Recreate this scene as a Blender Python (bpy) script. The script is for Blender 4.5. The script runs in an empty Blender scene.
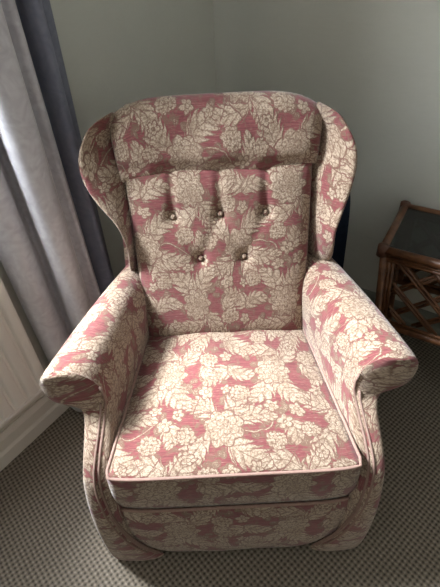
import bpy, bmesh, math, random
from mathutils import Vector, Matrix
random.seed(4)
SC = bpy.context.scene
COL = SC.collection
PI = math.pi
R = math.radians

# ------------------------------------------------------------------ helpers
def link(name, bm, mat=None, parent=None, smooth=True, label=None):
    me = bpy.data.meshes.new(name)
    bm.normal_update()
    bm.to_mesh(me); bm.free()
    o = bpy.data.objects.new(name, me)
    COL.objects.link(o)
    if mat: me.materials.append(mat)
    if smooth:
        for p in me.polygons: p.use_smooth = True
    if parent: o.parent = parent
    if label: o['label'] = label
    return o

def subsurf(o, n=1):
    m = o.modifiers.new('sub', 'SUBSURF'); m.levels = n; m.render_levels = n
    return o

def empty(name, label, cat, loc=(0, 0, 0), group=None):
    o = bpy.data.objects.new(name, None); COL.objects.link(o)
    o.location = loc; o['label'] = label; o['category'] = cat
    if group: o['group'] = group
    return o

def keep(parent, objs):
    """parent objects built in world coordinates"""
    inv = Matrix.Translation(-Vector(parent.location))
    for o in objs:
        o.parent = parent
        o.matrix_parent_inverse = inv

def struct(o):
    o['kind'] = 'structure'
    return o

def catmull(pts, n, closed=False):
    pts = [Vector(p) for p in pts]
    m = len(pts)
    segs = m if closed else m - 1
    dense = []
    for i in range(segs):
        if closed:
            p0, p1, p2, p3 = pts[(i-1) % m], pts[i], pts[(i+1) % m], pts[(i+2) % m]
        else:
            p1, p2 = pts[i], pts[i+1]
            p0 = pts[i-1] if i > 0 else p1*2-p2
            p3 = pts[i+2] if i+2 < m else p2*2-p1
        for k in range(12):
            t = k/12
            dense.append(0.5*((2*p1) + (p2-p0)*t + (2*p0-5*p1+4*p2-p3)*t*t + (3*p1-p0-3*p2+p3)*t**3))
    dense.append(pts[0].copy() if closed else pts[-1].copy())
    L = [0]
    for a, b in zip(dense, dense[1:]): L.append(L[-1]+(b-a).length)
    out = []
    cnt = n if closed else n-1
    j = 0
    for i in range(n):
        d = L[-1]*i/cnt
        while j < len(L)-2 and L[j+1] < d: j += 1
        f = (d-L[j])/max(1e-9, L[j+1]-L[j])
        out.append(dense[j].lerp(dense[j+1], f))
    return out

def interp(tab, x):
    """piecewise smooth interpolation of (x, y...) rows"""
    if x <= tab[0][0]: return tab[0][1:]
    if x >= tab[-1][0]: return tab[-1][1:]
    for i in range(len(tab)-1):
        a, b = tab[i], tab[i+1]
        if a[0] <= x <= b[0]:
            t = (x-a[0])/(b[0]-a[0])
            p = tab[i-1] if i > 0 else a
            q = tab[i+2] if i+2 < len(tab) else b
            res = []
            for k in range(1, len(a)):
                m1 = (b[k]-p[k])/max(1e-9, (b[0]-p[0]))*(b[0]-a[0])
                m2 = (q[k]-a[k])/max(1e-9, (q[0]-a[0]))*(b[0]-a[0])
                h = (2*t**3-3*t*t+1)*a[k]+(t**3-2*t*t+t)*m1+(-2*t**3+3*t*t)*b[k]+(t**3-t*t)*m2
                res.append(h)
            return tuple(res)

def grid(bm, rows, uvoff=(0, 0), closed=False, flip=False, swap=False):
    """rows: list of rows of points; UVs in metres from running length"""
    uvl = bm.loops.layers.uv.verify()
    V = [[bm.verts.new(p) for p in r] for r in rows]
    nr, nc = len(rows), len(rows[0])
    mid = rows[nr//2]
    cu = [0]
    for a, b in zip(mid, mid[1:]): cu.append(cu[-1]+(Vector(b)-Vector(a)).length)
    if closed: cu.append(cu[-1]+(Vector(mid[0])-Vector(mid[-1])).length)
    cv = [0]
    for i in range(nr-1):
        d = sum((Vector(rows[i+1][j])-Vector(rows[i][j])).length for j in range(0, nc, max(1, nc//6)))
        cv.append(cv[-1]+d/len(range(0, nc, max(1, nc//6))))
    for i in range(nr-1):
        for j in range(nc if closed else nc-1):
            j2 = (j+1) % nc
            vs = [V[i][j], V[i][j2], V[i+1][j2], V[i+1][j]]
            uv = [(cu[j], cv[i]), (cu[j+1], cv[i]), (cu[j+1], cv[i+1]), (cu[j], cv[i+1])]
            if flip: vs.reverse(); uv.reverse()
            try: f = bm.faces.new(vs)
            except ValueError: continue
            for l, t in zip(f.loops, uv):
                t = (t[1], t[0]) if swap else t
                l[uvl].uv = (t[0]+uvoff[0], t[1]+uvoff[1])
    return V

def boxuv(bm, off=(0, 0)):
    uvl = bm.loops.layers.uv.verify()
    bm.normal_update()
    for f in bm.faces:
        n = f.normal
        ax = max(range(3), key=lambda k: abs(n[k]))
        for l in f.loops:
            c = l.vert.co
            if ax == 2: uv = (c.x, c.y)
            elif ax == 1: uv = (c.x, c.z)
            else: uv = (c.y, c.z)
            l[uvl].uv = (uv[0]+off[0], uv[1]+off[1])

def tube(bm, pts, r, n=8, closed=False, cap=True, ru=None):
    pts = [Vector(p) for p in pts]
    N = len(pts)
    rings = []
    up = None
    for i, p in enumerate(pts):
        if closed: t = (pts[(i+1) % N]-pts[i-1])
        else: t = pts[min(i+1, N-1)]-pts[max(i-1, 0)]
        t.normalize()
        if up is None:
            up = t.orthogonal().normalized()
        up = (up-t*up.dot(t)).normalized()
        s = t.cross(up)
        rr = r if ru is None else ru(i/(N-1))
        rings.append([bm.verts.new(p+(up*math.cos(2*PI*k/n)+s*math.sin(2*PI*k/n))*rr) for k in range(n)])
    for i in range(N if closed else N-1):
        a, b = rings[i], rings[(i+1) % N]
        for k in range(n):
            bm.faces.new([a[k], a[(k+1) % n], b[(k+1) % n], b[k]])
    if cap and not closed:
        bm.faces.new(rings[0][::-1]); bm.faces.new(rings[-1])

def box(bm, x0, x1, y0, y1, z0, z1, fn=None, bev=0):
    vs = [Vector((x, y, z)) for x in (x0, x1) for y in (y0, y1) for z in (z0, z1)]
    if fn: vs = [fn(*v) for v in vs]
    v = [bm.verts.new(p) for p in vs]
    F = []
    for q in ((0, 1, 3, 2), (4, 6, 7, 5), (0, 4, 5, 1), (2, 3, 7, 6), (0, 2, 6, 4), (1, 5, 7, 3)):
        F.append(bm.faces.new([v[i] for i in q]))
    if bev:
        ed = list({e for f in F for e in f.edges})
        bmesh.ops.bevel(bm, geom=ed, offset=bev, segments=2, profile=0.6, affect='EDGES')

# ------------------------------------------------------------------ node expressions
class X:
    nt = None
    def __init__(s, sock): s.s = sock
    @staticmethod
    def m(op, *a, clamp=False):
        n = X.nt.nodes.new('ShaderNodeMath'); n.operation = op; n.use_clamp = clamp
        for i, v in enumerate(a):
            if isinstance(v, X): X.nt.links.new(v.s, n.inputs[i])
            else: n.inputs[i].default_value = v
        return X(n.outputs[0])
    def __add__(s, o): return X.m('ADD', s, o)
    __radd__ = __add__
    def __sub__(s, o): return X.m('SUBTRACT', s, o)
    def __rsub__(s, o): return X.m('SUBTRACT', o, s)
    def __mul__(s, o): return X.m('MULTIPLY', s, o)
    __rmul__ = __mul__
def mad(a, b, c, clamp=False): return X.m('MULTIPLY_ADD', a, b, c, clamp=clamp)
def xabs(a): return X.m('ABSOLUTE', a)
def xsin(a): return X.m('SINE', a)
def vm(op, *a, scale=None):
    n = X.nt.nodes.new('ShaderNodeVectorMath'); n.operation = op
    for i, v in enumerate(a):
        if isinstance(v, X): X.nt.links.new(v.s, n.inputs[i])
        else: n.inputs[i].default_value = v
    if scale is not None: n.inputs['Scale'].default_value = scale
    return X(n.outputs['Value'] if op in ('LENGTH', 'DISTANCE', 'DOT_PRODUCT') else n.outputs['Vector'])
def noise(vec, scale, detail=2, rough=.5, col=False):
    n = X.nt.nodes.new('ShaderNodeTexNoise'); n.inputs['Scale'].default_value = scale
    n.inputs['Detail'].default_value = detail; n.inputs['Roughness'].default_value = rough
    if vec is not None: X.nt.links.new(vec.s, n.inputs['Vector'])
    return X(n.outputs['Color' if col else 'Fac'])
def mixf(f, a, b):
    n = X.nt.nodes.new('ShaderNodeMix'); n.data_type = 'FLOAT'
    for k, v in ((0, f), (2, a), (3, b)):
        if isinstance(v, X): X.nt.links.new(v.s, n.inputs[k])
        else: n.inputs[k].default_value = v
    return X(n.outputs[0])
def mixc(f, a, b, mode='MIX'):
    n = X.nt.nodes.new('ShaderNodeMix'); n.data_type = 'RGBA'; n.blend_type = mode
    for k, v in ((0, f), (6, a), (7, b)):
        if isinstance(v, X): X.nt.links.new(v.s, n.inputs[k])
        else: n.inputs[k].default_value = v if k == 0 else (*v, 1)
    return X(n.outputs[2])
def sep(v):
    n = X.nt.nodes.new('ShaderNodeSeparateXYZ'); X.nt.links.new(v.s, n.inputs[0])
    return X(n.outputs[0]), X(n.outputs[1]), X(n.outputs[2])
def comb(x, y, z=0.):
    n = X.nt.nodes.new('ShaderNodeCombineXYZ')
    for k, v in enumerate((x, y, z)):
        if isinstance(v, X): X.nt.links.new(v.s, n.inputs[k])
        else: n.inputs[k].default_value = v
    return X(n.outputs[0])
def coord(kind):
    n = X.nt.nodes.new('ShaderNodeTexCoord'); return X(n.outputs[kind])

def newmat(name):
    m = bpy.data.materials.new(name); m.use_nodes = True
    m.node_tree.nodes.clear(); X.nt = m.node_tree
    b = X.nt.nodes.new('ShaderNodeBsdfPrincipled'); o = X.nt.nodes.new('ShaderNodeOutputMaterial')
    X.nt.links.new(b.outputs[0], o.inputs[0])
    return m, b
def setp(b, **k):
    for n, v in k.items():
        n = n.replace('_', ' ')
        if isinstance(v, X): X.nt.links.new(v.s, b.inputs[n])
        elif isinstance(v, tuple) and len(v) == 3: b.inputs[n].default_value = (*v, 1)
        else: b.inputs[n].default_value = v
def bump(b, h, strength=.5, dist=.002):
    n = X.nt.nodes.new('ShaderNodeBump'); n.inputs['Strength'].default_value = strength
    n.inputs['Distance'].default_value = dist
    X.nt.links.new(h.s, n.inputs['Height']); X.nt.links.new(n.outputs[0], b.inputs['Normal'])

def simple(name, col, rough=.6, spec=.3, vary=0, vscale=20, bumpd=0, bscale=200, metal=0, coordk='Object'):
    m, b = newmat(name)
    c = coord(coordk)
    if vary:
        n = noise(c, vscale, 4)
        cc = mixc(n, tuple(x*(1-vary) for x in col), tuple(min(1, x*(1+vary)) for x in col))
        setp(b, Base_Color=cc)
    else: setp(b, Base_Color=col)
    setp(b, Roughness=rough, Metallic=metal)
    b.inputs['Specular IOR Level'].default_value = spec
    if bumpd: bump(b, noise(c, bscale, 3), .6, bumpd)
    return m

# ------------------------------------------------------------------ damask upholstery
TW, TH = .36, .42
def local(uv, cx, cy, rot=0, prev=None):
    uv = vm('MULTIPLY_ADD', prev, (1e-8, 1e-8, 0), uv)      # evaluated one motif after the other
    d = vm('SUBTRACT', uv, (cx, cy, 0))
    w = vm('WRAP', d, (TW/2, TH/2, 1), (-TW/2, -TH/2, -1))
    if rot:
        n = X.nt.nodes.new('ShaderNodeVectorRotate'); n.rotation_type = 'Z_AXIS'
        X.nt.links.new(w.s, n.inputs['Vector']); n.inputs['Angle'].default_value = -R(rot)
        w = X(n.outputs[0])
    return w
def ping(a): return X.m('PINGPONG', a, .5)
def layer(prev, s, v):
    """lay a motif (inside-distance s in m, tone v) on top with a dark outline"""
    on = mad(s, 420., 1.3, clamp=True)
    edge = mad(s, 420., -.3, clamp=True)
    return mixf(on, prev, mad(v, .62, .38)*mad(edge, .8, .2))
def peony(prev, uv, cx, cy, Rr, rot=0, lobes=4.):
    w = local(uv, cx, cy, rot, prev); x, y, _ = sep(w)
    r = vm('LENGTH', w); th = X.m('ARCTAN2', y, x)
    a = xabs(xsin(th*lobes))
    s = mad(a, .2*Rr, .8*Rr) - r
    g0 = r*(3.6/Rr)
    ph = X.m('FLOOR', g0)
    g = g0 - xabs(xsin(mad(ph, 1.9, th*(lobes*.75))))*.75
    v = mad(ping(g), 3.6, .18, clamp=True)
    fine = mad(ping(th*(lobes*3.5/PI)), 1.2, .62, clamp=True)
    return layer(prev, s, v*fine)
def leaf(prev, uv, cx, cy, L, W, rot, bend=.02, n=6.):
    w = local(uv, cx, cy, rot, prev); x, y, _ = sep(w)
    t = mad(x, 1./L, .5)
    q = t*(1-t)*4.
    yy = mad(q, -bend, y)
    ay = xabs(yy)
    sl = mad(ay, -1.3/W, t*n)
    fr = X.m('FRACT', sl)
    wd = X.m('POWER', X.m('MAXIMUM', q, 0.), .6)*mad(X.m('POWER', fr, .6), .55*W, .5*W)
    s = wd-ay
    v = mad(ping(sl), 3.2, .25, clamp=True)
    mid = mad(ay, 900., -.4, clamp=True)
    return layer(prev, s, v*mid)
def cluster(prev, uv, cx, cy, Rr, sc=95.):
    w = local(uv, cx, cy, 0, prev)
    r = vm('LENGTH', w)
    n = X.nt.nodes.new('ShaderNodeTexVoronoi'); n.inputs['Scale'].default_value = sc; n.inputs['Randomness'].default_value = .35
    n.voronoi_dimensions = '2D'
    X.nt.links.new(w.s, n.inputs['Vector']); d = X(n.outputs['Distance'])
    s = (Rr-r) - mad(d, .012, -.004)
    v = mad(d, -3.2, 2.1, clamp=True)
    dot = mad(d, 9., -.6, clamp=True)
    return layer(prev, s, v*mad(dot, .55, .45))
def floret(prev, uv, cx, cy, Rr, rot=0, k=2.5):
    w = local(uv, cx, cy, rot, prev); x, y, _ = sep(w)
    r = vm('LENGTH', w); th = X.m('ARCTAN2', y, x)
    c = xabs(xsin(th*k))
    s = mad(c, .42*Rr, .58*Rr)-r
    ring = mad(xabs(r-.3*Rr), 700., -.3, clamp=True)
    pet = mad(c, 2.5, .25, clamp=True)
    inner = mad(r, -900., .36*900*Rr, clamp=True)
    return layer(prev, s, ring*X.m('MAXIMUM', pet, inner))
def stem(prev, uv, cx, cy, Rr, wd=.0035, half=1):
    w = local(uv, cx, cy, 0, prev); x, y, _ = sep(w)
    r = vm('LENGTH', w)
    s = wd-xabs(r-Rr)
    s = X.m('MINIMUM', s, y*half)
    return layer(prev, s, mad(s, 500., .2, clamp=True))

def fabric(name, rose=(.225, .070, .070), rose2=(.115, .033, .034), cream=(.415, .330, .245)):
    m, b = newmat(name)
    uv0 = coord('UV')
    nz = noise(uv0, 16, 2, col=True)
    nz2 = noise(uv0, 85, 2, col=True)
    uv = vm('ADD', vm('SCALE', uv0, scale=1.34), vm('SCALE', vm('SUBTRACT', nz, (.5, .5, .5)), scale=.034))
    uv = vm('ADD', uv, vm('SCALE', vm('SUBTRACT', nz2, (.5, .5, .5)), scale=.010))
    # small filler foliage, then fronds, then flowers over them
    nv_ = X.nt.nodes.new('ShaderNodeTexVoronoi'); nv_.inputs['Scale'].default_value = 34; nv_.voronoi_dimensions = '2D'
    X.nt.links.new(uv.s, nv_.inputs['Vector']); fd = X(nv_.outputs['Distance'])
    gate = mad(noise(uv, 15, 1), 9., -4.3, clamp=True)
    v = mad(fd, -9., 4.3, clamp=True)*mad(ping(fd*6.), 1.2, .35, clamp=True)*gate*.8
    v = stem(v, uv, .17, .05, .075, half=1)
    v = stem(v, uv, .34, .27, .07, half=-1)
    for a_ in [(.160, .172, .150, .046, 35, .024, 5.), (.180, .082, .140, .040, -12, -.022, 5.), (.020, .178, .130, .042, 115, .022, 5.),
               (.012, .040, .130, .040, 205, .022, 5.), (.110, .018, .120, .038, -75, .020, 4.), (.235, .232, .115, .038, 190, .020, 4.),
               (.312, .222, .125, .042, -60, .022, 5.), (.205, .378, .140, .044, 120, -.022, 5.), (.315, .388, .140, .044, 60, .024, 5.),
               (.080, .335, .130, .042, 150, .022, 5.), (.150, .300, .105, .036, 20, .018, 4.), (.275, .118, .105, .034, 75, -.020, 4.), (.045, .300, .09, .030, 60, .015, 4.)]:
        cx_, cy_, L_, W_, rt_, bd_, n_ = a_
        v = leaf(v, uv, cx_, cy_, L_, W_, rt_, bd_, n_)
    for a_ in [(.235, .150, .034), (.040, .252, .034), (.145, .400, .032), (.335, .120, .028)]:
        v = cluster(v, uv, *a_, 80.)
    for a_ in [(.270, .085, .026, 10), (.310, .050, .023, 40), (.235, .030, .022, 0), (.100, .240, .024, 15), (.170, .228, .021, 60), (.030, .392, .026, 0), (.350, .195, .021, 30), (.100, .385, .02, 20)]:
        v = floret(v, uv, *a_)
    v = peony(v, uv, .085, .105, .064, 0)
    v = peony(v, uv, .262, .308, .066, 20, 5.)
    # weave
    ux, uy, _ = sep(uv0)
    rib = noise(comb(ux*22., uy*300.), 1.0, 3, .6)
    rib2 = xsin(uy*(2*PI/.0042))
    streak = mad(rib, 2.2, -.6, clamp=True)
    rosec = mixc(streak, rose2, rose)
    fleck = mad(noise(comb(ux*60., uy*420.), 1., 2), 4.0, -2.3, clamp=True)
    rosec = mixc(fleck*.55, rosec, cream)
    weav = noise(uv0, 420, 2)
    creamc = mixc(mad(weav, 1.6, -.3, clamp=True), tuple(c*.80 for c in cream), tuple(min(1, c*1.12) for c in cream))
    wear = mad(noise(uv0, 24, 3), 3.0, -1.1, clamp=True)
    creamc = mixc(wear*.7, creamc, tuple(c*w for c, w in zip(cream, (.66, .60, .56))))
    en = noise(uv0, 135, 1)
    v = v*mad(mad(xabs(en-.5), 11., 0., clamp=True), .5, .5)
    col = mixc(mad(v, 4.5, 0., clamp=True), rosec, (cream[0]*.36, cream[1]*.28, cream[2]*.26))
    col = mixc(mad(v, 1.7, -.62, clamp=True), col, creamc)
    setp(b, Base_Color=col, Roughness=.88)
    b.inputs['Specular IOR Level'].default_value = .18
    b.inputs['Sheen Weight'].default_value = .25
    b.inputs['Sheen Roughness'].default_value = .5
    h = v*1.0 + rib*.25 + rib2*.07 + weav*.25
    n1 = X.nt.nodes.new('ShaderNodeBump'); n1.inputs['Strength'].default_value = .55; n1.inputs['Distance'].default_value = .0016
    X.nt.links.new(h.s, n1.inputs['Height'])
    # soft puckers
    puck = noise(coord('Object'), 30, 2)
    n2 = X.nt.nodes.new('ShaderNodeBump'); n2.inputs['Strength'].default_value = .25; n2.inputs['Distance'].default_value = .006
    X.nt.links.new(puck.s, n2.inputs['Height']); X.nt.links.new(n1.outputs[0], n2.inputs['Normal'])
    X.nt.links.new(n2.outputs[0], b.inputs['Normal'])
    return m

M_fab = fabric('rose_damask')
M_pipe = simple('rose_piping', (.30, .195, .16), .85, .2, .25, 160, .0008, 500)
M_pipe2 = simple('rose_welt', (.24, .16, .13), .85, .2, .25, 160, .0008, 500)
M_pipe_dark = simple('faded_dark_piping', (.16, .13, .12), .85, .2, .25, 160, .0008, 500)
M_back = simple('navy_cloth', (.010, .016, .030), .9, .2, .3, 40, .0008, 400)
M_lining = simple('underside_cloth', (.03, .028, .026), .95, .1)

# ------------------------------------------------------------------ room frame
CX, CY = .027, 1.86
A36 = R(36)
ru = Vector((math.cos(A36), -math.sin(A36), 0)); dv = Vector((math.sin(A36), math.cos(A36), 0))
def W(u, v, z): return Vector((CX, CY, 0)) + ru*u - dv*v + Vector((0, 0, z))
RU, RV, RH = 3.6, 3.9, 2.45

# wall paint
def wallmat(name, c):
    m, b = newmat(name)
    o = coord('Object')
    x, y, z = sep(o)
    n1 = noise(o, 3.5, 3)
    fine = noise(comb(x*30., y*30., z*110.), 1., 4, .6)
    col = mixc(n1, tuple(k*.93 for k in c), tuple(k*1.06 for k in c))
    col = mixc(mad(fine, .5, -.1, clamp=True), col, tuple(k*1.12 for k in c))
    setp(b, Base_Color=col, Roughness=.62); b.inputs['Specular IOR Level'].default_value = .3
    bump(b, fine+noise(o, 60, 2)*.4, .5, .002)
    return m
M_wall = wallmat('grey_green_emulsion', (.645, .64, .575))
M_ceil = simple('ceiling_paint', (.72, .71, .68), .9, .2)
M_white = simple('cream_gloss_paint', (.72, .70, .64), .38, .45, .05, 8)
M_rad = simple('radiator_enamel', (.76, .74, .69), .35, .45, .03, 6)
M_grey = simple('grey_green_gloss', (.20, .21, .18), .45, .4, .06, 8)

# carpet
def carpet():
    m, b = newmat('looped_carpet')
    o = coord('Object')
    n = X.nt.nodes.new('ShaderNodeVectorRotate'); n.rotation_type = 'Z_AXIS'
    X.nt.links.new(o.s, n.inputs['Vector']); n.inputs['Angle'].default_value = R(6)
    rr = X(n.outputs[0])
    wob = vm('SCALE', vm('SUBTRACT', noise(rr, 40, 2, col=True), (.5, .5, .5)), scale=.003)
    p = vm('ADD', rr, wob)
    x, y, _ = sep(p)
    S = 2*PI/.0185
    s1 = xsin(x*S); s2 = xsin(y*S)
    hole = s1*s2
    loop = mad(hole, .5, .5)
    loop = X.m('POWER', mad(loop, 1., 0., clamp=True), .8)
    tint = noise(rr, 160, 2)
    big = noise(rr, 2.2, 3)
    base = mixc(mad(tint, 2., -.5, clamp=True), (.22, .185, .142), (.43, .37, .295))
    col = mixc(loop, (.036, .030, .024), base)
    col = mixc(big*.3, col, (.15, .135, .11))
    setp(b, Base_Color=col, Roughness=.95); b.inputs['Specular IOR Level'].default_value = .1
    bump(b, loop + noise(rr, 500, 2)*.4, .8, .003)
    return m
M_carpet = carpet()

def quadobj(name, fn_boxes, mat):
    bm = bmesh.new()
    for a in fn_boxes: box(bm, *a, fn=W)
    bmesh.ops.recalc_face_normals(bm, faces=bm.faces)
    return struct(link(name, bm, mat, smooth=False))

T = .12
WV0, WV1, WZ0, WZ1 = 1.11, 1.53, .95, 2.2        # window opening in the left wall
quadobj('floor', [(-T, RU+T, -T, RV+T, -.1, 0)], M_carpet)
quadobj('ceiling', [(-T, RU+T, -T, RV+T, RH, RH+.1)], M_ceil)
quadobj('wall_left', [(-T, 0, -T, WV0, 0, RH), (-T, 0, WV1, 2.6, 0, RH), (-T, 0, 3.6, RV+T, 0, RH), (-T, 0, WV0, WV1, 0, WZ0), (-T, 0, WV0, WV1, WZ1, RH), (-T, 0, 2.6, 3.6, 0, WZ0), (-T, 0, 2.6, 3.6, WZ1, RH)], M_wall)  # the opening further along is made up to hold the fill lamp
quadobj('wall_right', [(0, RU+T, -T, 0, 0, RH)], M_wall)
quadobj('wall_back', [(0, RU, RV, RV+T, 0, RH)], M_wall)
quadobj('wall_far', [(RU, RU+T, 0, RV+T, 0, RH)], M_wall)
# skirting
def skirting(name, along, mat, t=.015, h=.125):
    bm = bmesh.new()
    prof = [(0, 0), (t+.006, 0), (t+.006, .052), (t+.002, .060), (t, .064), (t, h-.02), (t-.006, h-.006), (t-.010, h), (0, h)]
    a, b_ = along
    def P(k, d, z): return W(d, k, z) if a == 'L' else W(k, d, z)
    r0 = [bm.verts.new(P(b_[0], d, z)) for d, z in prof]; r1 = [bm.verts.new(P(b_[1], d, z)) for d, z in prof]
    n = len(prof)
    for i in range(n): bm.faces.new([r0[i], r0[(i+1) % n], r1[(i+1) % n], r1[i]])
    bm.faces.new(r0[::-1]); bm.faces.new(r1)
    bmesh.ops.recalc_face_normals(bm, faces=bm.faces)
    return struct(link(name, bm, mat, smooth=False))
skirting('baseboard_left', ('L', (0, RV)), M_white)
skirting('baseboard_right', ('R', (.022, RU)), M_grey)

# window with frame, sill and pane
gm, gb = newmat('clear_pane')
gt = gm.node_tree.nodes.new('ShaderNodeBsdfTransparent'); gg = gm.node_tree.nodes.new('ShaderNodeBsdfGlossy'); gx = gm.node_tree.nodes.new('ShaderNodeMixShader')
gg.inputs['Roughness'].default_value = .02; gx.inputs[0].default_value = .06
gm.node_tree.links.new(gt.outputs[0], gx.inputs[1]); gm.node_tree.links.new(gg.outputs[0], gx.inputs[2])
gm.node_tree.links.new(gx.outputs[0], [n for n in gm.node_tree.nodes if n.type == 'OUTPUT_MATERIAL'][0].inputs[0])
f = .05
def window(name, v0, v1):
    bm = bmesh.new()
    for a in [(-.09, -.03, v0, v0+f, WZ0, WZ1), (-.09, -.03, v1-f, v1, WZ0, WZ1), (-.09, -.03, v0+f, v1-f, WZ0, WZ0+f), (-.09, -.03, v0+f, v1-f, WZ1-f, WZ1)]:
        box(bm, *a, fn=W, bev=.004)
    win = struct(link(name, bm, M_white, smooth=False))
    bm = bmesh.new(); box(bm, -.03, .035, v0-.02, v1+.04, WZ0-.025, WZ0, fn=W, bev=.005)
    link('window_sill', bm, M_white, win, smooth=False)
    bm = bmesh.new(); box(bm, -.064, -.058, v0+f-.005, v1-f+.005, WZ0+f-.005, WZ1-f+.005, fn=W)
    link('window_pane', bm, gm, win, smooth=False)
window('window_1', WV0, WV1)
window('fill_window', 2.6, 3.6)  # unseen window put in behind the camera to house the fill lamp

# ------------------------------------------------------------------ radiator
RV0, RV1, RZ0, RZ1 = 1.115, 2.35, .215, .84
rad = empty('radiator', 'cream pressed steel panel radiator fixed low on the left wall beside curtain', 'radiator', W(.05, (RV0+RV1)/2, 0))
objs = []
bm = bmesh.new()
uf = .078
def radrow(z, k):
    row = []
    v = RV0
    N = int((RV1-RV0-.06)/.046)
    row.append(W(uf-.008*k, RV0, z)); row.append(W(uf, RV0+.006, z)); row.append(W(uf, RV0+.018, z))
    for i in range(N):
        b0 = RV0+.026+i*.046
        for q, h in ((.0, 0), (.004, .25), (.009, 1), (.016, 1), (.021, .25), (.025, 0), (.044, 0)):
            row.append(W(uf-.014*h*k, b0+q, z))
    row.append(W(uf, RV1-.004, z)); row.append(W(uf-.008, RV1, z))
    return row
rows = []
for z, k in ((RZ0+.0, 0), (RZ0+.022, 0), (RZ0+.035, 0), (RZ0+.055, 1), (RZ1-.06, 1), (RZ1-.04, 0), (RZ1-.01, 0), (RZ1, 0)):
    r_ = radrow(z, k)
    if z == RZ0: r_ = [p-ru*.010 for p in r_]
    if z == RZ1: r_ = [p-ru*.010 for p in r_]
    rows.append(r_)
grid(bm, rows)
back = [[p-ru*.014 for p in (rows[0][0], rows[0][-1])], [p-ru*.014 for p in (rows[-1][0], rows[-1][-1])]]
box(bm, uf-.030, uf-.016, RV0+.001, RV1-.001, RZ0+.002, RZ1-.002, fn=W)
bmesh.ops.recalc_face_normals(bm, faces=bm.faces)
o = link('front_panel', bm, M_rad, smooth=True)
try:
    mm = o.modifiers.new('wn', 'EDGE_SPLIT'); mm.split_angle = R(40)
except Exception: pass
objs.append(o)
bm = bmesh.new(); tube(bm, [W(uf-.001, RV0+.004, RZ0+.026), W(uf-.001, RV1-.004, RZ0+.026)], .0075, 10)
objs.append(link('bottom_rim', bm, M_rad))
for vv in (RV0+.12, RV1-.12):
    bm = bmesh.new(); box(bm, .001, uf-.02, vv-.015, vv+.015, RZ0+.08, RZ1-.08, fn=W, bev=.002)
    objs.append(link('wall_bracket', bm, M_rad, smooth=False))
keep(rad, objs)

# ------------------------------------------------------------------ curtain
def curtainmat(name, dark=False):
    m, b = newmat(name)
    uv = coord('UV')
    nz = noise(uv, 9, 2, col=True)
    p = vm('ADD', uv, vm('SCALE', vm('SUBTRACT', nz, (.5, .5, .5)), scale=.10))
    n = X.nt.nodes.new('ShaderNodeTexVoronoi'); n.inputs['Scale'].default_value = 13; n.voronoi_dimensions = '2D'
    X.nt.links.new(p.s, n.inputs['Vector']); d = X(n.outputs['Distance'])
    ringp = mad(xabs(noise(p, 22, 2)-.5), 12., 0., clamp=True)*.6+mad(ping(d*4.), 4., -.4, clamp=True)*.4
    sc = mad(noise(p, 45, 2), 5., -2.2, clamp=True)
    pat = ringp*.6+sc*.4
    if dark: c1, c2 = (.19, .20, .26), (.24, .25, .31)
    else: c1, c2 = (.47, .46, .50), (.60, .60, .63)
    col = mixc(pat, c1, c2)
    setp(b, Base_Color=col, Roughness=mad(pat, .2, .33 if not dark else .7))
    b.inputs['Specular IOR Level'].default_value = .5 if not dark else .2
    b.inputs['Sheen Weight'].default_value = .3 if not dark else .1
    ux, uy, _ = sep(uv)
    bump(b, pat*.5+noise(comb(ux*300., uy*40.), 1., 2)*.4, .35, .001)
    return m
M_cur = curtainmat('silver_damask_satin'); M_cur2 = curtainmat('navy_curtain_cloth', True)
curt = empty('curtain', 'long silver grey satin damask curtain hanging in folds beside the radiator', 'curtain', W(.09, .95, 0))
curt.location = W(.09, .95, .03)
def drape(name, ctrl, mat, z0, z1, n=72):
    bm = bmesh.new()
    rows = []
    for i in range(41):
        t = i/40; z = z0+(z1-z0)*t
        pts = catmull([(u, v, 0) for u, v in ctrl], n)
        row = []
        for k, p in enumerate(pts):
            amp = 1.0+.10*math.sin(3.1*t+.5)+.06*math.sin(9*t+1)
            u = .085+(p.x-.085)*amp
            v = p.y+.006*math.sin(5*t+k*.10)-.004*math.cos(2.2*t*3+k*.2)
            row.append(W(max(.03, u), v, z))
        rows.append(row)
    grid(bm, rows, flip=True)
    o = link(name, bm, mat)
    s = o.modifiers.new('s', 'SOLIDIFY'); s.thickness = .0025; s.offset = 0
    return o
c1 = drape('curtain_panel', [(.050, 1.078), (.080, 1.070), (.100, 1.050), (.092, 1.025), (.060, 1.000), (.048, .978), (.075, .975), (.108, .995), (.138, .998), (.162, .975), (.160, .945), (.128, .925), (.105, .915), (.112, .900), (.128, .888), (.118, .872), (.090, .868)], M_cur, .03, 2.32, 110)
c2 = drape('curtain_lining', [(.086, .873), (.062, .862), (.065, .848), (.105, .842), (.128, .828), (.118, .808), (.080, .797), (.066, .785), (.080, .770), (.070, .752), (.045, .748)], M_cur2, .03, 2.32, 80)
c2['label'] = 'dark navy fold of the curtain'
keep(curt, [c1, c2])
rail = bmesh.new(); tube(rail, [W(.085, .70, 2.335), W(.085, 2.3, 2.335)], .014, 12)
rl = link('curtain_rail', rail, M_white)
rl['label'] = 'cream curtain rail above the window on the left wall'; rl['category'] = 'curtain rail'
for vv in (.72, 1.5, 2.28):
    bb = bmesh.new(); box(bb, 0.001, .085, vv-.01, vv+.01, 2.325, 2.345, fn=W)
    q = link('rail_bracket', bb, M_white, smooth=False); q.parent = rl

# ------------------------------------------------------------------ armchair
XC = .011
chair = empty('armchair', 'large wing back armchair in faded rose and cream floral damask standing in the corner', 'armchair', (XC, .8, 0))
parts = []
def S(side, a, y, z): return Vector((XC+side*a, y, z))

def yfront(z):
    return interp([(0, .468), (.06, .462), (.15, .455), (.28, .455), (.38, .470), (.44, .496), (.475, .545), (.505, .600), (.53, .615), (.60, .620), (.66, .618)], z)[0]

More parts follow.
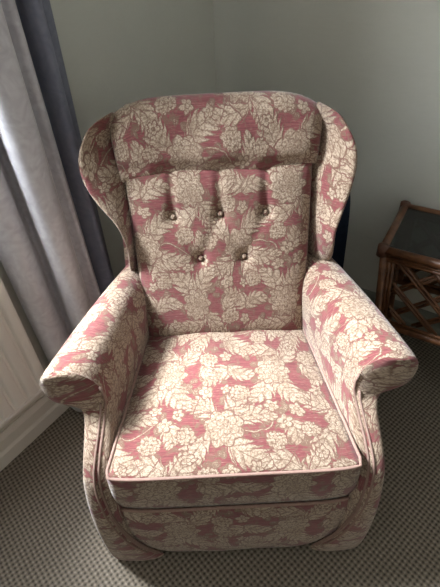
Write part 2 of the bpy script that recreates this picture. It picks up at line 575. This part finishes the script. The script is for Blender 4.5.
NA = 61
front_ctrl = [(.200, .012), (.222, .045), (.262, .14), (.288, .26), (.300, .36), (.303, .44), (.292, .505), (.285, .555), (.298, .604), (.332, .637),
              (.382, .643), (.412, .632), (.423, .598), (.420, .562), (.404, .536), (.376, .529), (.350, .526), (.338, .500), (.341, .40), (.343, .30), (.347, .16), (.350, .04), (.350, .012)]
def back_ctrl(side):
    w = .272 if side < 0 else .312
    return [(.150, .012), (.17, .045), (.20, .14), (.212, .26), (.214, .36), (.203, .44), (.188, .505), (.182, .555), (.190, .604), (.212, .634),
            (.5*(.22+w)-.0, .640), (w-.014, .622), (w, .588), (w-.002, .552), (w-.014, .530), (w-.018, .515), (w-.014, .50), (w-.010, .46), (w-.002, .40), (w+.004, .30), (w+.008, .16), (w+.008, .04), (w+.008, .012)]
# inner side of the arm in front follows the seat cushion
body_ctrl = list(front_ctrl)
for i, p in enumerate([(.262, .012), (.264, .045), (.268, .14), (.273, .26), (.279, .36), (.281, .44), (.280, .505)]): body_ctrl[i] = p

def armcurve(side, t, body=True):
    """t 0 back .. 1 front"""
    B = back_ctrl(side); F_ = body_ctrl if body else front_ctrl
    e = t
    ctrl = [((b[0]*(1-e)+f_[0]*e), (b[1]*(1-e)+f_[1]*e), 0) for b, f_ in zip(B, F_)]
    return catmull(ctrl, NA)

def lip(a, z, k=.975):                    # the padding rounds over towards the facing
    if z < .50: return a, z
    w = min(1, (z-.50)/.05)
    k = 1-(1-k)*w
    return .352+(a-.352)*k, .585+(z-.585)*(1-(1-k)*.8)

for side in (-1, 1):
    nm = 'arm'
    bm = bmesh.new()
    rows = []
    NT = 30
    for i in range(NT+1):
        t = i/NT
        tt = max(0, (t-.22)/.78)          # sections behind the wing keep the back shape
        pts = armcurve(side, tt)
        row = []
        yb = 1.17
        for p in pts:
            a, z = p.x, p.y
            yf = yfront(z)
            y = yb+(yf-yb)*t
            # soft crown: slight swell and fall of the padded top
            if z > .5: z2 = z + .010*math.sin(PI*tt)*((z-.5)/.12)
            else: z2 = z
            if z > .5 and tt > .72:             # gathers drawn into the scroll
                gk = ((tt-.72)/.28)**1.5*.0022*math.sin(len(row)*2.6+side)
                z2 += gk
            if i >= NT-1: a, z2 = lip(a, z2, .975 if i == NT else .993)
            row.append(S(side, a, y, z2))
        rows.append(row)
    rows.append([S(side, lip(p.x, p.y)[0], yfront(p.y)-.002, lip(p.x, p.y)[1]) for p in armcurve(side, 1, body=False)])
    V = grid(bm, rows, uvoff=(.13 if side < 0 else .31, .05), flip=(side > 0), swap=False)
    arm = link(nm, bm, M_fab, label=None)
    s = arm.modifiers.new('sub', 'SUBSURF'); s.levels = 1; s.render_levels = 1
    parts.append(arm)
    # front facing of the arm, with its scroll top
    cur = [Vector((*lip(p.x, p.y), 0)) for p in armcurve(side, 1, body=False)]
    bm = bmesh.new()
    K = 10
    half = NA//2
    rows = []
    for j in range(half+1):
        p, q = cur[j], cur[NA-1-j]
        row = []
        for k in range(K+1):
            w = k/K
            a = p.x*(1-w)+q.x*w; z = p.y*(1-w)+q.y*w
            h = math.sqrt(max(0, 1-(2*w-1)**2))
            wd = (p-q).length
            bul = min(.016 if p.y < .5 else .010, wd*.28)*h
            y = yfront(z)*.5+.5*(yfront(p.y)*(1-w)+yfront(q.y)*w)
            # gathers round the scroll
            g = .0042*math.sin(j*2.3+2*w)*(1 if z > .52 else .25)*math.sin(PI*w)
            row.append(S(side, a, y-bul-.002+g, z))
        rows.append(row)
    grid(bm, rows, uvoff=(.13 if side < 0 else .2, .06 if side < 0 else .26), flip=(side < 0))
    fp = link('arm_front', bm, M_fab)
    fp.modifiers.new('sub', 'SUBSURF').render_levels = 1
    parts.append(fp)
    # piping seam around the facing
    bm = bmesh.new()
    pts = [S(side, p.x, yfront(p.y)-.003, p.y) for p in cur[1:NA-1]]
    tube(bm, pts[:25], .0034, 8)
    pp = link('arm_piping', bm, M_pipe2); parts.append(pp)
    # second welt running just inside the first, down the inner edge
    bm = bmesh.new()
    pts = [S(side, p.x+.0095, yfront(p.y)-.0115, p.y) for p in cur[3:24]]
    tube(bm, pts, .0030, 6)
    parts.append(link('arm_welt', bm, M_pipe2))

# ---- seat cushion
def seatw(y):     # half width
    return interp([(.46, .279), (.60, .262), (.75, .242), (.95, .216)], y)[0]
bm = bmesh.new()
prof = []   # (y, z, top?) closed loop
for k in range(25): prof.append((.955-.485*k/24, .458))
for k in range(1, 5): prof.append((.470-.010*math.sin(k/4*PI/2), .458-.008*(1-math.cos(k/4*PI/2))))
for k in range(1, 9): prof.append((.460-.008*math.sin(PI*k/8)+.006*k/8, .450-.150*k/8))
for k in range(1, 13): prof.append((.466+.48*k/12, .297))
rows = []
NS = 36
for i in range(NS+1):
    s = -1+2*i/NS
    row = []
    for (y, z) in prof:
        dome = 0
        if z > .44:
            yy = (y-.46)/.5
            dome = .024*(1-abs(s)**3)*(math.sin(PI*min(1, max(0, yy)))**.6 if 0 < yy < 1 else 0)
            dome += .003*math.sin(9*s+yy*5)*(1-abs(s))
        yo = 0
        if y < .6: yo = .010*(abs(s)**8)             # softly rounded front corners
        row.append(Vector((XC+s*seatw(y), y+yo, z+dome)))
    rows.append(row)
grid(bm, rows, closed=True, uvoff=(.10, .0), swap=True)
bm.verts.ensure_lookup_table()
nP = len(prof)
for i, f_ in ((0, 1), (NS, -1)):
    vs = [bm.verts[i*nP+j] for j in range(nP)]
    bm.faces.new(vs if f_ < 0 else vs[::-1])
# front face: continue pattern
cush = link('seat_cushion', bm, M_fab)
parts.append(cush)
def seatpt(s, y, z, out=0):
    yo = .010*(abs(s)**8) if y < .6 else 0
    return Vector((XC+s*(seatw(y)+out), y+yo-out, z))
bm = bmesh.new()
pts = [seatpt(-1, .93-.03*k, .459, .001) for k in range(15)] + [seatpt(-1, .478, .459, .002)]
pts += [seatpt(s, .4625, .4545+.004*(1-abs(s)**4), .002) for s in [(-.985+1.97*k/40) for k in range(41)]]
pts += [seatpt(1, .478, .459, .002)] + [seatpt(1, .51+.03*k, .459, .001) for k in range(15)]
tube(bm, pts, .0038, 8)
pt = link('top_piping', bm, M_pipe, cush)
bm = bmesh.new()
pts = [seatpt(s, .463, .300, .002) for s in [(-.99+1.98*k/40) for k in range(41)]]
tube(bm, pts, .0045, 8)
pb = link('bottom_piping', bm, M_pipe, cush)

# ---- front rail
def seam(z): return interp([(.02, .206), (.045, .222), (.14, .262), (.26, .288), (.33, .298)], z)[0]
bm = bmesh.new(); rows = []
for j in range(15):
    t = j/14; z = .300-.282*t
    y = .4655-.014*math.sin(PI*min(1, t*.85))**.7 + (.006*(t**8))
    row = []
    for i in range(41):
        s = -1+2*i/40
        zz = z+.006*abs(s)**2*t
        row.append(Vector((XC+s*(seam(z)+.016), y+.006*abs(s)**6+.010*abs(s)**14-.004*math.sin(7*s+3*t)*.3, zz)))
    rows.append(row)
rows.append([Vector((p.x, p.y+.05, p.z)) for p in rows[-1]])
grid(bm, rows, uvoff=(.05, .12), flip=False)
parts.append(link('front_rail', bm, M_fab))
bm = bmesh.new()
for sgn in (-1, 1):
    pass
pts = [Vector((XC-(seam(z)+.002), yfront(z)-.006, z)) for z in [.31-.27*k/20 for k in range(21)]]
tube(bm, pts, .0034, 8)
parts.append(link('rail_piping', bm, M_pipe2))
bm = bmesh.new()
pts = [Vector((XC+(seam(z)+.002), yfront(z)-.006, z)) for z in [.04+.27*k/20 for k in range(21)]]
tube(bm, pts, .0034, 8)
parts.append(link('rail_piping', bm, M_pipe2))
# underside
bm = bmesh.new(); box(bm, XC-.225, XC+.225, .50, 1.14, .04, .30)
parts.append(link('seat_base', bm, M_lining, smooth=False))
# feet blocks
for sx, fy in ((-1, .53), (1, .53), (-1, 1.10), (1, 1.10)):
    bm = bmesh.new(); ww = .30 if fy < .8 else .25
    box(bm, XC+sx*ww-.035, XC+sx*ww+.035, fy-.04, fy+.05, .0, .05, bev=.006)
    parts.append(link('foot', bm, M_lining, smooth=False))

# ---- pad surfaces of the back
P0 = Vector((0, .90, .46)); PT = Vector((0, .18, .54)).normalized(); PN = Vector((0, -PT.z, PT.y))
def backpt(x, h, off):   # h = world z on the cushion plane, off = towards the sitter
    k = (h-.46)/PT.z
    return Vector((XC+x, 0, 0)) + P0 + PT*k + PN*off

def g2(dx, dz, r): return math.exp(-(dx*dx+dz*dz)/(r*r))
buttons = [(-.121, .783), (0., .785), (.117, .783), (-.057, .674), (.059, .673)]
def tuft(x, z):
    d = 0
    for bx, bz in buttons: d -= .020*g2(x-bx, z-bz, .017) + .010*g2(x-bx, z-bz, .045)
    for bx, bz in buttons[:3]:
        if z > bz-.01: d -= .014*math.exp(-((x-bx)/.010)**2)*min(1, (z-bz+.01)/.03)
    # diagonal folds between the two rows
    for (ax, az), (cx_, cz_) in ((buttons[0], buttons[3]), (buttons[1], buttons[3]), (buttons[1], buttons[4]), (buttons[2], buttons[4])):
        ex, ez = cx_-ax, cz_-az; L2 = ex*ex+ez*ez
        t = max(0, min(1, ((x-ax)*ex+(z-az)*ez)/L2)); dx, dz = x-(ax+ex*t), z-(az+ez*t)
        d -= .006*math.exp(-(dx*dx+dz*dz)/.012**2)
    for bx, bz in buttons[3:]:
        if z < bz: d -= .004*math.exp(-((x-bx)/.014)**2)*math.exp(-(bz-z)/.06)
    return d*.55
def pad(name, hw, z0, z1, front, backo, extra=None, ns=48, nt=40, uvoff=(0, 0), es=6, et=4, zfn=None):
    bm = bmesh.new()
    Fr, Bk = [], []
    for j in range(nt+1):
        t = -math.cos(PI*j/nt)*.5+ (2*j/nt-1)*.5
        rf, rb = [], []
        for i in range(ns+1):
            s = -math.cos(PI*i/ns)*.35 + (2*i/ns-1)*.65
            w = hw((t+1)/2) if callable(hw) else hw
            x = s*w; z = z0+(z1-z0)*(t+1)/2
            if zfn: z = zfn(s, t, z)
            e = max(0, (1-abs(s)**es)*(1-abs(t)**et))**.5
            ex = extra(x, z) if extra else 0
            rf.append(backpt(x, z, front*e+ex*e)); rb.append(backpt(x, z, -backo*e))
        Fr.append(rf); Bk.append(rb)
    grid(bm, Fr, uvoff=uvoff); grid(bm, Bk, flip=True, uvoff=uvoff)
    bmesh.ops.remove_doubles(bm, verts=bm.verts, dist=.00005)
    return link(name, bm, M_fab)
bc = pad('back_cushion', lambda t: .226+.012*t, .44, .905, .036, .05, tuft, 84, 76, uvoff=(.02, .10), es=8, et=8)
parts.append(bc)
def headz(s, t, z):
    k = (t+1)/2
    return z - k*.045*abs(s)**5 - (1-k)*.010*math.cos(s*PI*1.0)*0 + (1-k)*(.006*s - .006*math.sin(s*5))
def headx(x, z):
    return .004*math.sin(x*26+1)*math.sin((z-.9)*30) - .010*math.exp(-((z-.90)/.012)**2)*abs(math.sin(x*24+.8))
hr = pad('headrest', lambda t: .250+.012*t, .878, 1.054, .042, .045, headx, 60, 36, uvoff=(.13, .02), es=9, et=3.2, zfn=headz)
parts.append(hr)
for bx, bz in buttons:
    bm = bmesh.new()
    c = backpt(bx, bz, .021)
    bmesh.ops.create_uvsphere(bm, u_segments=16, v_segments=10, radius=.0066)
    rot = PN.to_track_quat('Z', 'Y').to_matrix().to_4x4()
    for v in bm.verts: v.co.z *= .55
    bmesh.ops.transform(bm, matrix=Matrix.Translation(c) @ rot, verts=bm.verts)
    boxuv(bm, (.3, .1))
    parts.append(link('button', bm, M_fab, bc)); parts.pop()

# ---- wings
wingdata = {
 -1: dict(I=[(.58, .235, 1.00), (.66, .232, .985), (.74, .232, .992), (.826, .232, 1.022), (.908, .230, 1.050), (.965, .240, 1.068), (1.00, .244, 1.080), (1.035, .235, 1.095)],
          O=[(.58, .262, .990), (.63, .258, .968), (.68, .250, .938), (.739, .244, .925), (.794, .262, .941), (.85, .302, .960), (.897, .326, .976), (.952, .330, .994), (1.003, .308, 1.014), (1.020, .290, 1.022), (1.034, .264, 1.034), (1.043, .236, 1.05)]),
  1: dict(I=[(.58, .245, 1.00), (.66, .245, .985), (.74, .243, .992), (.826, .238, 1.022), (.908, .240, 1.050), (.965, .244, 1.068), (1.00, .248, 1.080), (1.035, .235, 1.095)],
          O=[(.58, .300, .990), (.63, .300, .968), (.68, .296, .938), (.757, .293, .929), (.832, .317, .954), (.899, .333, .976), (.953, .328, .994), (1.003, .302, 1.014), (1.020, .286, 1.022), (1.034, .262, 1.034), (1.043, .236, 1.05)])}
for side in (-1, 1):
    bm = bmesh.new(); rows = []
    NZ = 44
    for j in range(NZ+1):
        z = .56+(1.041-.56)*(1-(1-j/NZ)**1.25)
        ia, iy = interp(wingdata[side]['I'], z); oa, oy = interp(wingdata[side]['O'], z)
        th = .034*(1 if z < .97 else max(.25, 1-((z-.97)/.08)**2*.7))
        top = max(0, (z-1.0)/.045)
        ctrl = [(ia-.012, iy+.06), (ia-.004, iy+.018), (ia*.62+oa*.38, iy*.62+oy*.38-.010), (ia*.25+oa*.75, iy*.25+oy*.75-.008), (oa-.006, oy-.001),
                (oa+.001, oy+.016), (oa-.004, oy+.045), (oa*.7+.29*.3-.012, oy+.10), (min(max(ia+.02, oa-.03), .292), 1.175-.03*top), (min(max(ia+.01, oa-.05), .272), 1.20-.03*top), (ia-.02, 1.21-.03*top)]
        pts = catmull([(a, y, 0) for a, y in ctrl], 40)
        kz = .85*max(0, min(1, (z-.90)/.12))
        rows.append([S(side, p.x, p.y, z-kz*max(0, p.y-oy)) for p in pts])
    # cap at the top
    cen = sum((Vector(p) for p in rows[-1]), Vector())/len(rows[-1])
    for k, sc in ((1, .80), (2, .45), (3, .02)):
        rows.append([cen+(p-cen)*sc+Vector((0, 0, .005*(1-sc)+.004)) for p in rows[NZ]])
    grid(bm, rows, uvoff=(.22 if side > 0 else .05, .0), flip=(side > 0))
    bmesh.ops.remove_doubles(bm, verts=bm.verts, dist=.00005)
    wg = link('wing', bm, M_fab)
    wg.modifiers.new('sub', 'SUBSURF').render_levels = 1
    parts.append(wg)

# ---- outside back shell
bm = bmesh.new(); rows = []
for j in range(25):
    z = .03+(1.005-.03)*j/24
    hw = interp([(.03, .27), (.4, .275), (.7, .27), (.95, .262), (.98, .25), (1.005, .235)], z)[0]
    yf = (.90+.18*(z-.46)/.54+.045) if z > .3 else .95
    yb = 1.215 - .0*z
    c = .02
    pts = [(-hw, yf+c), (-hw+c, yf), (0, yf-.0), (hw-c, yf), (hw, yf+c), (hw, yb-c), (hw-c, yb), (0, yb+.006), (-hw+c, yb), (-hw, yb-c)]
    rows.append([Vector((XC+x, y, z)) for x, y in catmull([(a, b, 0) for a, b in pts], 60, closed=True) and [(p.x, p.y) for p in catmull([(a, b, 0) for a, b in pts], 60, closed=True)]])
cen = sum(rows[-1], Vector())/60
for sc in (.9, .5, .02): rows.append([cen+(p-cen)*sc+Vector((0, 0, .004)) for p in rows[24]])
grid(bm, rows, closed=True, uvoff=(.1, .2))
parts.append(link('back_shell', bm, M_fab))
# welt along the top of the outside back
bm = bmesh.new()
pts = []
for k in range(41):
    s = -1+2*k/40
    pts.append(Vector((XC+s*.25, 1.135+.02*abs(s)**4, 1.030-.006*abs(s)**2-.055*abs(s)**7)))
tube(bm, pts, .0045, 8)
parts.append(link('top_welt', bm, M_pipe_dark))
keep(chair, parts)

# ------------------------------------------------------------------ navy pad behind the chair
nv = bmesh.new()
rows = []
for j in range(31):
    z = .002+.73*j/30
    e = math.sin(PI*min(1, max(0, .06+.88*j/30)))**.25
    row = []
    for k in range(32):
        a = 2*PI*k/32
        cx_ = math.copysign(abs(math.cos(a))**.45, math.cos(a)); sy_ = math.copysign(abs(math.sin(a))**.6, math.sin(a))
        row.append(Vector((.368+cx_*.095*e+.003*math.sin(z*11)-.012*z, 1.270+sy_*.030*e + .02*z, z)))
    rows.append(row)
grid(nv, rows, closed=True)
nv.verts.ensure_lookup_table()
nv.faces.new([nv.verts[k] for k in range(32)][::-1]); nv.faces.new([nv.verts[30*32+k] for k in range(32)])
bmesh.ops.recalc_face_normals(nv, faces=nv.faces)
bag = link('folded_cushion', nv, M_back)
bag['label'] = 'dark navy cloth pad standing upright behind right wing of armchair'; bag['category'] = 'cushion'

# ------------------------------------------------------------------ cane side table
def canemat():
    m, b = newmat('brown_cane')
    o = coord('Object')
    n = noise(o, 26, 4, .6)
    col = mixc(mad(n, 2., -.5, clamp=True), (.060, .024, .012), (.22, .095, .040))
    setp(b, Base_Color=col, Roughness=.38); b.inputs['Specular IOR Level'].default_value = .5
    bump(b, noise(o, 90, 3), .4, .001)
    return m
M_cane = canemat()
M_bind = simple('cane_binding', (.10, .040, .022), .45, .4, .3, 300, .001, 400)
gm2, gb2 = newmat('smoked_glass')
setp(gb2, Base_Color=(.10, .12, .11), Roughness=.06); gb2.inputs['Transmission Weight'].default_value = 1.0; gb2.inputs['IOR'].default_value = 1.45
FL = Vector((.506, 1.094, 0)); EX = Vector((math.cos(R(32)), -math.sin(R(32)), 0)); EY = Vector((math.sin(R(32)), math.cos(R(32)), 0))
TZ = .588; TL, TD = .52, .288
def Tp(x, y, z, taper=True):
    k = (TZ-z)*.10 if taper else 0
    sx = k*(1-2*x/TL); sy = k*(1-2*y/TD)*.4
    return FL+EX*(x+sx)+EY*(y+sy)+Vector((0, 0, z))
tab = empty('side_table', 'brown cane side table with smoked glass top and crossed lattice sides', 'side table', tuple(Tp(TL/2, TD/2, 0, False)))
tp = []
def rod(name, pts, r, mat=None, n=10):
    bm = bmesh.new()
    for p in pts: tube(bm, p, r, n)
    return link(name, bm, mat or M_cane)
# rim of the top: four thick poles
o_ = .004
for a, b in (((-.012, 0), (TL+.012, 0)), ((-.012, TD), (TL+.012, TD)), ((0, -.012), (0, TD+.012)), ((TL, -.012), (TL, TD+.012))):
    tp.append(rod('top_rail', [[Tp(a[0], a[1], TZ-.014), Tp(b[0], b[1], TZ-.014)]], .0135, n=14))
for cx_, cy_ in ((0, 0), (TL, 0), (0, TD), (TL, TD)):
    bm = bmesh.new()
    tube(bm, [Tp(cx_, cy_, TZ-.034, False), Tp(cx_, cy_, TZ+.002, False)], .0165, 14)
    tp.append(link('corner_binding', bm, M_bind))
    sx = 1 if cx_ == 0 else -1; sy = 1 if cy_ == 0 else -1
    lg = rod('leg', [[Tp(cx_+sx*.004, cy_+sy*.004, TZ-.02), Tp(cx_+sx*.004, cy_+sy*.004, .0)]], .0125, n=14)
    tp.append(lg)
    for xx in (.0225, .034):
        r1 = rod('leg_rod', [[Tp(cx_+sx*xx, cy_+sy*.004, TZ-.024), Tp(cx_+sx*xx, cy_+sy*.004, .262)]], .0055, n=8); r1.parent = lg
    r2 = rod('leg_rod', [[Tp(cx_+sx*.004, cy_+sy*.0225, TZ-.024), Tp(cx_+sx*.004, cy_+sy*.0225, .262)]], .0055, n=8); r2.parent = lg
# bottom rails (pairs)
for a, b in (((0, 0), (TL, 0)), ((0, TD), (TL, TD)), ((0, 0), (0, TD)), ((TL, 0), (TL, TD))):
    tp.append(rod('lower_rail', [[Tp(*a, .268), Tp(*b, .268)]], .0125, n=12))
    for zz in (.289, TZ-.036, TZ-.047): tp.append(rod('inner_rail', [[Tp(*a, zz), Tp(*b, zz)]], .0055, n=8))
def lattice(w, P, nm):
    z0, z1 = .296, TZ-.052
    hh = z1-z0
    bm = bmesh.new()
    x0, x1 = .04, w-.04
    step = .112
    k = -4
    for k in range(-4, 7):
        for sg in (1, -1):
            # line x = xs + sg*(z-z0)*1.15
            xs = k*step + (.03 if sg > 0 else .10)
            for off in (-.0065, .0065):
                pts = []
                for q in range(25):
                    z = z0+hh*q/24
                    x = xs+off*1.4+sg*(z-z0)*1.1
                    if x0 <= x <= x1: pts.append(P(x, z, .004*sg))
                if len(pts) > 2: tube(bm, [pts[0], pts[-1]], .0052, 8)
    return link(nm, bm, M_cane)
tp.append(lattice(TL, lambda x, z, o: Tp(x, .006+o, z), 'lattice_panel'))
tp.append(lattice(TL, lambda x, z, o: Tp(x, TD-.006+o, z), 'lattice_panel'))
tp.append(lattice(TD, lambda x, z, o: Tp(.006+o, x, z), 'lattice_panel'))
tp.append(lattice(TD, lambda x, z, o: Tp(TL-.006+o, x, z), 'lattice_panel'))
bm = bmesh.new()
box(bm, .010, TL-.010, .010, TD-.010, TZ-.014, TZ-.008, fn=lambda x, y, z: Tp(x, y, z, False))
tp.append(link('glass_top', bm, gm2, smooth=False))
keep(tab, tp)

# ------------------------------------------------------------------ light
def area(name, loc, aim, sx, sy, power, col, spread=180):
    l = bpy.data.lights.new(name, 'AREA'); l.shape = 'RECTANGLE'; l.size = sx; l.size_y = sy; l.energy = power; l.color = col
    l.spread = R(spread)
    o = bpy.data.objects.new(name, l); COL.objects.link(o); o.location = loc
    d = Vector(aim)-Vector(loc); o.rotation_euler = d.to_track_quat('-Z', 'Y').to_euler()
    return o
# the bright patch of sky outside, high up and shining in past the curtain
area('sky_daylight', (-1.50, .95, 2.50), (.05, .72, .50), .5, .5, 335, (.93, .965, 1.0))
wc = W(-.115, (WV0+WV1)/2, (WZ0+WZ1)/2)
area('window_daylight', wc, wc+ru*1.0+Vector((0, 0, -.2)), WV1-WV0-.04, WZ1-WZ0-.04, 50, (.86, .92, 1.0))
# added fill lamp in an invented second window, same wall, unseen behind the camera
fc = W(-.115, 3.1, (WZ0+WZ1)/2)
area('far_fill', fc, fc+ru*1.0+dv*.5+Vector((0, 0, -.2)), .95, WZ1-WZ0-.04, 10, (1.0, .89, .76))

wd = bpy.data.worlds.new('World'); SC.world = wd; wd.use_nodes = True
X.nt = wd.node_tree
sky = X.nt.nodes.new('ShaderNodeTexSky')
try:
    sky.sky_type = 'NISHITA'; sky.sun_disc = False; sky.sun_elevation = R(40)
except Exception: pass
X.nt.links.new(sky.outputs[0], X.nt.nodes['Background'].inputs[0])
X.nt.nodes['Background'].inputs[1].default_value = .25

# ------------------------------------------------------------------ camera
cam = bpy.data.cameras.new('camera'); co = bpy.data.objects.new('camera', cam); COL.objects.link(co)
cam.sensor_fit = 'VERTICAL'; cam.sensor_height = 36; cam.sensor_width = 27; cam.lens = 36*441/587
cam.clip_start = .02
P_ = R(41); RR = R(2.9)
fwd = Vector((0, math.cos(P_), -math.sin(P_))); r0 = Vector((1, 0, 0)); u0 = r0.cross(fwd)
right = math.cos(RR)*r0-math.sin(RR)*u0*1.0
up = right.cross(fwd)
mt = Matrix((right, up, -fwd)).transposed().to_4x4(); mt.translation = (0, 0, 1.38)
co.matrix_world = mt
SC.camera = co
vs = SC.view_settings
vs.view_transform = 'Standard'; vs.look = 'None'; vs.gamma = 1; vs.use_curve_mapping = False
vs.exposure = 0.10
